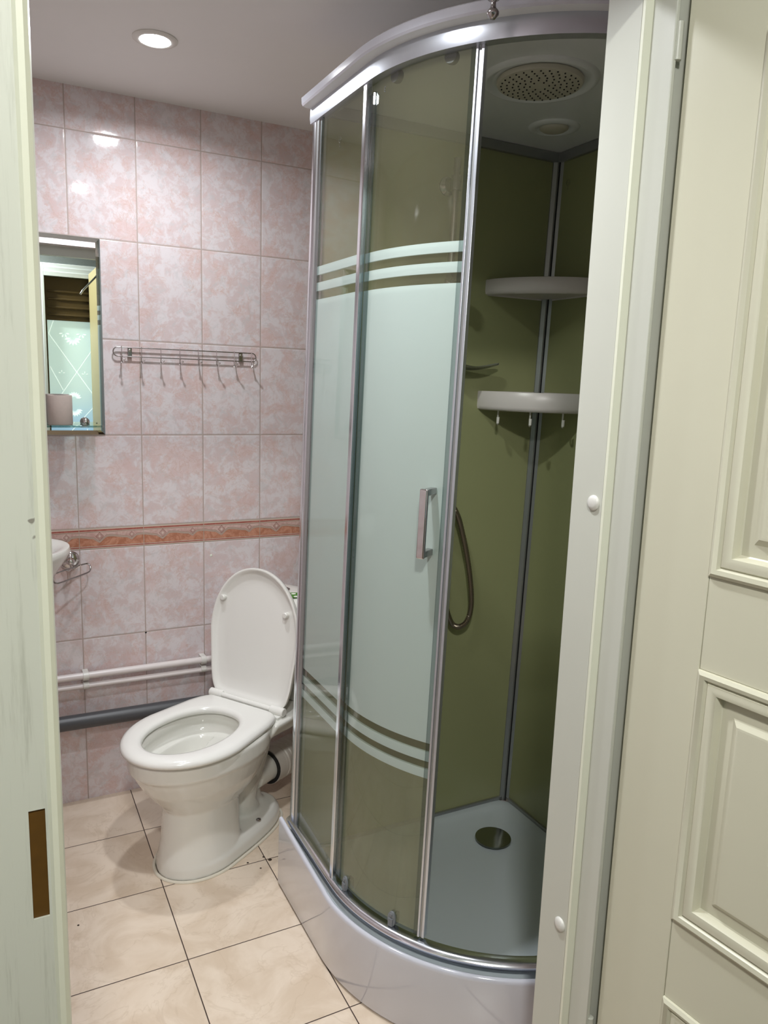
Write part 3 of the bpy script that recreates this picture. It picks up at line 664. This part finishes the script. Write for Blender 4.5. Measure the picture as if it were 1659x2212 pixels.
# ------------------------------------------------------------------ shower cabin
cab = thing('shower_cabin', (0.957, -1.0, 0), 'quarter-round shower cabin with green back walls and striped frosted glass', 'shower cabin')
CX, CY, XB, YB = 0.957, -1.0, 1.24, -0.70
def cpath(R, mode='full', f0=0, f1=90, n=40, y_start=-0.69, x_end=1.24, a=0.0):
    """list of (point, outward normal) along the cabin front"""
    out = []
    if mode == 'full':
        for i in range(6): out.append(((CX-R, y_start+(CY-y_start)*i/6), (-1, 0)))
    for i in range(n+1):
        p = math.radians(f0+(f1-f0)*i/n); out.append(((CX-R*math.cos(p), CY-R*math.sin(p)), (-math.cos(p), -math.sin(p))))
    if mode == 'full':
        for i in range(1, 5): out.append(((CX+(x_end-CX)*i/4, CY-R), (0, -1)))
    return out
def sweep(path, prof):
    """prof: closed list of (outward offset, z) or function of index"""
    rr = []
    for i, (p, n) in enumerate(path):
        pf = prof(i, len(path)) if callable(prof) else prof
        rr.append([(p[0]+n[0]*o, p[1]+n[1]*o, z) for o, z in pf])
    return B().rings(rr)
lean = dict(lean=True)
def cp_(name, b, mat, par=cab, **kw):
    if par is cab: return obj(name, b, mat, cab, lean=True, **kw)
    return sub(name, b, mat, par, lean=True, **kw)
# tray
b = B()
def tray_loop(R, z, inx=0.0):
    L = [(p[0]+0, p[1], z) for p, n in cpath(R, x_end=XB-inx, y_start=YB-inx)]
    L += [(XB-inx, YB-inx, z)]
    return L
def inset_loop(d, z):
    R = 0.455-d; L = [(p[0], p[1], z) for p, n in cpath(R, x_end=XB-d-0.0, y_start=YB-d)]
    # rounded inner corner
    rc = 0.06; cx, cy = XB-d-rc, YB-d-rc
    for i in range(9):
        a = PI/2*i/8; L.append((cx+rc*math.cos(a), cy+rc*math.sin(a), z))
    return L
b.rings([inset_loop(-0.0, 0.01), inset_loop(-0.0, 0.092), inset_loop(0.012, 0.094), inset_loop(0.022, 0.088), inset_loop(0.045, 0.078), inset_loop(0.09, 0.070), inset_loop(0.17, 0.066)])
tray = cp_('tray', b, 'tray', smooth=60)
b = sweep(cpath(0.455), [(0.0, 0.0), (0.022, 0.0), (0.022, 0.166), (0.010, 0.172), (0.0, 0.176), (-0.012, 0.172), (-0.012, 0.07)])
cp_('tray_kerb', b, 'tray')
DRX, DRY = 1.088, -0.852
dr = cp_('drain_cover', B().lathe([(0.050, 0.0), (0.055, 0.004), (0.054, 0.008), (0.040, 0.0105), (0.0, 0.0115)], 40, (DRX, DRY, 0.069)), 'drain', smooth=60)
# skirt with rolled lip
def skprof(i, n):
    zt = 0.187+(0.024*(1-i/9)**1.3 if i < 9 else 0)
    return [(-0.004, 0.004), (-0.001, 0.01), (0.0, zt-0.012), (0.001, zt-0.004), (-0.002, zt), (-0.006, zt+0.0012), (-0.010, zt-0.001), (-0.012, zt-0.006), (-0.0125, 0.004)]
cp_('front_skirt', sweep(cpath(0.5, x_end=1.25), skprof), 'acrylic', smooth=50)
# rails
cp_('bottom_rail', sweep(cpath(0.465), [(0.006, 0.189), (0.012, 0.191), (0.0145, 0.196), (0.0140, 0.202), (0.010, 0.206), (0.004, 0.2085), (-0.010, 0.2095), (-0.014, 0.208), (-0.014, 0.177), (-0.008, 0.177), (-0.006, 0.189)]), 'alu', smooth=40)
cp_('top_rail', sweep(cpath(0.465), [(0.010, 2.078), (0.0115, 2.070), (0.0118, 2.052), (0.010, 2.041), (-0.012, 2.041), (-0.014, 2.078)]), 'alu_satin', smooth=30)
# roof
b = sweep(cpath(0.478, x_end=1.25), [(-0.02, 2.076), (0.010, 2.076), (0.018, 2.078), (0.021, 2.082), (0.022, 2.096), (0.019, 2.099), (-0.02, 2.099)])
rl = [(p[0], p[1]) for p, n in cpath(0.478, x_end=1.25)]+[(1.25, -0.69)]
b.rings([[(x, y, 2.0885) for x, y in rl], [(x, y, 2.098) for x, y in rl]])
roof = cp_('roof', b, 'roof', smooth=18)
roof.data.materials[0] = M['roof']; roof.data.materials.append(M['acrylic'])
for p_ in roof.data.polygons:
    c_ = p_.center; wx, wy = c_.x, c_.y
    if math.hypot(wx-0.03, wy+0.024) > 0.481 and p_.normal.z > -0.7: p_.material_index = 1
    if wx < -0.455 + 0.0 and p_.normal.z > -0.7: p_.material_index = 1
HX_, HY_, HZ = 0.852, -1.096, 2.0885
hd = cp_('overhead_shower_recess', B().lathe([(0.128, 0.001), (0.125, -0.004), (0.119, -0.0085), (0.114, -0.0085), (0.104, -0.0015), (0.098, 0.001)], 56, (HX_, HY_, HZ)), 'roof', smooth=60)
hh = cp_('overhead_shower_head', B().lathe([(0.088, 0.002), (0.0935, -0.003), (0.0935, -0.008), (0.091, -0.0115), (0.086, -0.0125), (0.0, -0.0125)], 56, (HX_, HY_, HZ)), 'beige', smooth=40)
b = B()
for k_ in range(1, 7):
    nn = 6 + 4*k_ if k_ < 6 else 27
    r0 = 0.008+0.0125*k_
    nn = [6, 12, 17, 21, 25, 29][k_-1]
    for j in range(nn):
        a = 2*PI*(j+0.3*k_)/nn
        b.lathe([(0.0019, 0.0005), (0.0019, -0.0018), (0.001, -0.0022)], 6, (HX_+r0*math.cos(a), HY_+r0*math.sin(a), HZ-0.0125))
cp_('nozzles', b, 'black', hh, smooth=0)
SPX, SPY = 1.076, -0.872
sg = cp_('speaker_rim', B().lathe([(0.066, 0.001), (0.064, -0.003), (0.055, -0.007), (0.044, -0.006), (0.040, -0.001)], 44, (SPX, SPY, HZ)), 'roof', smooth=60)
cp_('speaker_dome', B().lathe([(0.037, 0.001), (0.0365, -0.005), (0.030, -0.009), (0.015, -0.0115), (0.0, -0.012)], 40, (SPX, SPY, HZ)), 'beige', smooth=60)
# back walls
cp_('back_panel', B().box(0.500, XB+0.004, YB, YB+0.006, 0.088, 2.082), 'green')
rp = cp_('side_panel', B().box(XB, XB+0.006, CY-0.47, YB+0.004, 0.088, 2.082), 'green')
cp_('corner_profile', B().prism([(XB-0.022, YB), (XB-0.022, YB-0.003), (XB-0.014, YB-0.012), (XB-0.009, YB-0.013), (XB-0.0, YB-0.022), (XB, YB)], 0.089, 2.080), 'alu_dark', smooth=20)
cp_('corner_seal', B().box(XB-0.0095, XB-0.0075, YB-0.0165, YB-0.0120, 0.089, 2.080), 'black')
b = B(); b.box(0.50, XB, YB-0.012, YB, 2.062, 2.087); b.box(XB-0.012, XB, CY-0.465, YB, 2.062, 2.087); cp_('head_profile', b, 'alu_dark', bevel=0.001)
b = B(); b.box(0.50, XB, YB-0.008, YB, 0.088, 0.103); b.box(XB-0.008, XB, CY-0.465, YB, 0.088, 0.103); cp_('foot_profile', b, 'alu_dark', bevel=0.001)
# left upright: rounded polished cover plus inner profiles
b = B().prism([(0.492, -0.693), (0.4875, -0.695), (0.4850, -0.700), (0.4845, -0.708), (0.4850, -0.724), (0.490, -0.727), (0.510, -0.727), (0.512, -0.690)], 0.178, 2.076)
cp_('upright', b, 'alu', smooth=60)
b = B().prism([(0.4855, -0.727), (0.4855, -0.738), (0.489, -0.741), (0.489, -0.748), (0.497, -0.748), (0.497, -0.727)], 0.20, 2.042); cp_('glass_channel', b, 'alu_dark', smooth=20)
b = B().box(0.487, 0.491, -0.757, -0.748, 0.20, 2.042); cp_('glazing_seal', b, 'seal')
# fixed glass, left, and its end post; fixed glass, right
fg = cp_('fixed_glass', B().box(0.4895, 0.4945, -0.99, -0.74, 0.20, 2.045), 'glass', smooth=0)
cp_('glass_end_post', B().prism([(0.4855, -0.984), (0.4855, -0.996), (0.487, -0.9985), (0.497, -0.9985), (0.499, -0.992), (0.4965, -0.984)], 0.205, 2.041), 'alu', smooth=30)
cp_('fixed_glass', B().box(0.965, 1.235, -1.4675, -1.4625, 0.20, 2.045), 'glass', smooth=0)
cp_('right_upright', B().box(1.21, XB+0.004, -1.475, -1.445, 0.178, 2.076), 'alu', bevel=0.003)
# sliding door
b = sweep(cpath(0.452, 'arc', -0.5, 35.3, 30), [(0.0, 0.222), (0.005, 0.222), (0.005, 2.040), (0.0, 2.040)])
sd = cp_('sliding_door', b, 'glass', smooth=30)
sd['label'] = 'curved sliding door glass with frosted middle and stripes'
def arcprism(R0, R1, f0, f1, z0, z1, n=3): return sweep(cpath(R0, 'arc', f0, f1, n), [(0, z0), (R1-R0, z0), (R1-R0, z1), (0, z1)])
b = arcprism(0.446, 0.464, 34.9, 35.5, 0.215, 2.044); cp_('door_stile', b, 'alu_satin', sd, bevel=0.0008)
b = arcprism(0.449, 0.461, 35.5, 36.15, 0.215, 2.044); cp_('stile_groove', b, 'alu_dark', sd)
b = arcprism(0.446, 0.463, 36.15, 36.9, 0.215, 2.044); cp_('magnetic_strip', b, 'alu_satin', sd, bevel=0.0008)
b = arcprism(0.450, 0.4605, 33.6, 34.9, 0.215, 2.044); cp_('stile_seal', b, 'seal', sd)
b = arcprism(0.4585, 0.4625, 0.2, 2.6, 0.222, 2.02); cp_('back_seal', b, 'seal', sd)
# handle
def fr_(phi, R, dt, z):   # dt tangential
    p = math.radians(phi); n = Vector((-math.cos(p), -math.sin(p), 0)); tt = Vector((math.sin(p), -math.cos(p), 0))
    q = Vector((CX, CY, 0))+n*R+tt*dt; return (q.x, q.y, z)
def fbox(b, phi, R0, R1, t0, t1, z0, z1):
    b.add([fr_(phi,R0,t0,z0), fr_(phi,R0,t1,z0), fr_(phi,R1,t1,z0), fr_(phi,R1,t0,z0), fr_(phi,R0,t0,z1), fr_(phi,R0,t1,z1), fr_(phi,R1,t1,z1), fr_(phi,R1,t0,z1)],
          [(0,3,2,1),(4,5,6,7),(0,1,5,4),(1,2,6,5),(2,3,7,6),(3,0,4,7)])
b = B(); fbox(b, 31.0, 0.4925, 0.502, -0.009, 0.009, 1.083, 1.226); hb = cp_('handle', b, 'chrome', sd, bevel=0.003, seg=3)
b = B(); fbox(b, 31.0, 0.457, 0.4935, -0.007, 0.007, 1.211, 1.225); cp_('handle_post', b, 'dull_chrome', sd, bevel=0.002)
b = B(); fbox(b, 31.0, 0.457, 0.4935, -0.007, 0.007, 1.084, 1.098); cp_('handle_post', b, 'dull_chrome', sd, bevel=0.002)
# rollers
for phi in (5.9, 26.3):
    b = B(); rr = []
    for R_o, q in ((0.4580, 1.0), (0.4620, 1.0), (0.4632, 0.85)):
        rr.append([fr_(phi, R_o, q*0.0105*math.cos(a), 0.226+q*0.019*math.sin(a)) for a in [2*PI*j/24 for j in range(24)]])
    b.rings(rr); fbox(b, phi, 0.440, 0.452, -0.008, 0.008, 0.211, 0.236); fbox(b, phi, 0.4625, 0.4665, -0.006, 0.006, 0.211, 0.229); b.tube([fr_(phi, 0.446, 0, 0.238), fr_(phi, 0.4655, 0, 0.238)], 0.0035)
    cp_('bottom_roller', b, 'roller', sd)
for phi in (9.2, 27.6):
    b = B(); rr = []
    for R_o, q in ((0.452, 0.013), (0.446, 0.014), (0.438, 0.012)):
        rr.append([fr_(phi, R_o, q*math.cos(a), 2.038+q*math.sin(a)) for a in [2*PI*j/24 for j in range(24)]])
    b.rings(rr); cp_('top_roller', b, 'roller', sd)
# glass marks
def mark(par, P, e1, e2, r0=0.006):
    b = B(); P = Vector(P); e1 = Vector(e1); e2 = Vector(e2)
    b.tube([P+e1*r0*math.cos(2*PI*j/24)+e2*r0*math.sin(2*PI*j/24) for j in range(24)], 0.0003, 5, closed=True)
    b.tube([P-e1*r0*0.5, P+e1*r0*0.5], 0.0003, 5); b.tube([P-e2*r0*1.1, P-e2*r0*2.3], 0.0003, 5); b.tube([P-e2*r0*2.3-e1*r0*0.5, P-e2*r0*2.3+e1*r0*0.5], 0.0003, 5)
    return cp_('etched_mark', b, 'etch', par)
mark(fg, (0.4889, -0.86, 1.965), (0, 1, 0), (0, 0, 1)); mark(fg, (0.4889, -0.955, 0.245), (0, 1, 0), (0, 0, 1), 0.005)
mark(rp, (XB-0.0006, -0.748, 2.003), (0, 1, 0), (0, 0, 1), 0.008)
b = B(); z0 = 2.012
for q in ((0, 0.0012, 0, 0.010), (0, 0.005, 0, 0.0012), (0, 0.0045, 0.0044, 0.0056), (0, 0.005, 0.0088, 0.010)): fbox(b, 6.2, 0.4572, 0.4576, q[0]-0.0025, q[1]-0.0025, z0+q[2], z0+q[3])
lt = cp_('sticker_letter', b, 'black', sd); lt['label'] = 'small black letter E'
# corner shelves
def cshelf(z0, z1, hooks):
    R = 0.222; n = 30; b = B()
    def loop(r, z, c=0.0):
        L = []
        for i in range(n+1):
            a = PI/2*i/n; e = 1.0/(abs(math.cos(a))**1.75+abs(math.sin(a))**1.75)**(1/1.75)
            L.append((XB-r*e*math.cos(a)-c*0, YB-r*e*math.sin(a), z))
        L.append((XB-0.001, YB-0.001, z)); return L
    b.rings([loop(R-0.02, z0+0.004), loop(R-0.010, z0), loop(R-0.002, z0+0.004), loop(R, z0+0.012), loop(R, z1-0.002), loop(R-0.002, z1), loop(R-0.005, z1), loop(R-0.007, z1-0.003), loop(R-0.008, z0+0.012), loop(R-0.03, z0+0.010)])
    s_ = cp_('corner_shelf', b, 'shelf', smooth=50)
    if hooks:
        for (x, y) in ((1.062, -0.745), (1.112, -0.828), (1.185, -0.880)):
            b = B().tube(smoothp([(x, y, z0+0.004), (x, y, z0-0.030), (x-0.003, y-0.005, z0-0.038), (x-0.008, y-0.012, z0-0.036), (x-0.009, y-0.014, z0-0.022)], 5, False), 0.0025, 8)
            b.tube([(x-0.009, y-0.014, z0-0.036), (x-0.009, y-0.014, z0-0.018)], 0.0045, 10, rad=[0.004, 0.0045])
            cp_('shelf_hook', b, 'plastic', s_)
    return s_
cshelf(1.681, 1.724, False); cshelf(1.362, 1.416, True)
# slide bar, hand shower, mixer, hose, soap tray
sb = cp_('slide_bar', B().tube([(0.872, YB-0.045, 1.36), (0.872, YB-0.045, 2.012)], 0.0095, 20), 'dull_chrome')
b = B().lathe([(0.024, 0), (0.024, -0.004), (0.015, -0.010), (0.012, -0.02), (0.012, -0.045)], 28, (0.872, YB, 1.950), 'y'); b.tube([(0.872, YB-0.045, 1.932), (0.872, YB-0.045, 1.968)], 0.0145, 20)
cp_('bar_bracket', b, 'dull_chrome')
b = B().lathe([(0.024, 0), (0.024, -0.004), (0.015, -0.010), (0.012, -0.045)], 28, (0.872, YB, 1.38), 'y'); cp_('bar_bracket', b, 'dull_chrome')
b = B().tube([(0.872, YB-0.045, 1.52), (0.850, YB-0.060, 1.51)], 0.015)
b.tube(smoothp([(0.852, YB-0.075, 1.700), (0.845, YB-0.072, 1.66), (0.830, YB-0.068, 1.60), (0.818, YB-0.062, 1.50)], 5, False), 0.0125, 16, rad=None)
b.tube([(0.853, YB-0.072, 1.695), (0.857, YB-0.085, 1.712), (0.859, YB-0.10, 1.716)], 0.015, 20, rad=[0.012, 0.020, 0.022])
cp_('hand_shower', b, 'dull_chrome')
b = B().tube([(0.80, YB-0.04, 1.09), (0.93, YB-0.04, 1.09)], 0.02, 20); b.tube([(0.865, YB-0.04, 1.09), (0.865, YB-0.06, 1.13), (0.865, YB-0.10, 1.15)], 0.010); b.lathe([(0.03, 0), (0.03, -0.01), (0.015, -0.04)], 24, (0.865, YB, 1.09), 'y')
cp_('mixer_tap', b, 'chrome')
hp = smoothp([(0.93, YB-0.045, 1.09), (0.956, YB-0.042, 1.05), (0.988, YB-0.040, 0.96), (1.012, YB-0.038, 0.87), (1.024, YB-0.037, 0.79), (1.014, YB-0.036, 0.738), (0.985, YB-0.035, 0.722), (0.955, YB-0.035, 0.745), (0.93, YB-0.036, 0.82), (0.90, YB-0.04, 1.0), (0.85, YB-0.055, 1.3), (0.818, YB-0.062, 1.50)], 22, False)
b = B().tube(hp, 0.008, 10, rad=[0.0085 if i % 2 else 0.0072 for i in range(len(hp))]); cp_('shower_hose', b, 'hose', smooth=60)
b = B(); rr = []
for i in range(17):
    u = i/16; x = 0.90+0.158*u; wv = 0.036*max(0, 1-u)**0.55+0.0006; z = 1.486-0.009*math.sin(PI*u)+0.006*u*u
    rr.append([(x, YB-0.036-wv, z+0.004), (x, YB-0.036, z-0.005*(1-u)), (x, YB-0.036+wv*0.95, z+0.004), (x, YB-0.036, z-0.002-0.008*(1-u))])
b.rings(rr); b.box(0.90, 0.94, YB-0.02, YB, 1.472, 1.49)
cp_('soap_tray', b, 'smoke', smooth=50)

# ------------------------------------------------------------------ chrome finial hanging before the cabin roof
fx, fy = 0.576, -1.385
t = thing('hanging_finial', (fx, fy, 2.06), 'small turned dark chrome finial hanging in front of the cabin roof', 'finial')
part('turned_knob', B().lathe([(0.0, -0.020), (0.004, -0.0195), (0.006, -0.017), (0.010, -0.013), (0.0105, -0.009), (0.008, -0.005), (0.0048, -0.002), (0.0042, 0.006), (0.0052, 0.009), (0.010, 0.011), (0.011, 0.015), (0.008, 0.018), (0.012, 0.022), (0.015, 0.030), (0.013, 0.036), (0.006, 0.040), (0.003, 0.046), (0.003, CEIL-2.061)], 28, (fx, fy, 2.061)), 'dull_chrome', t, smooth=60)
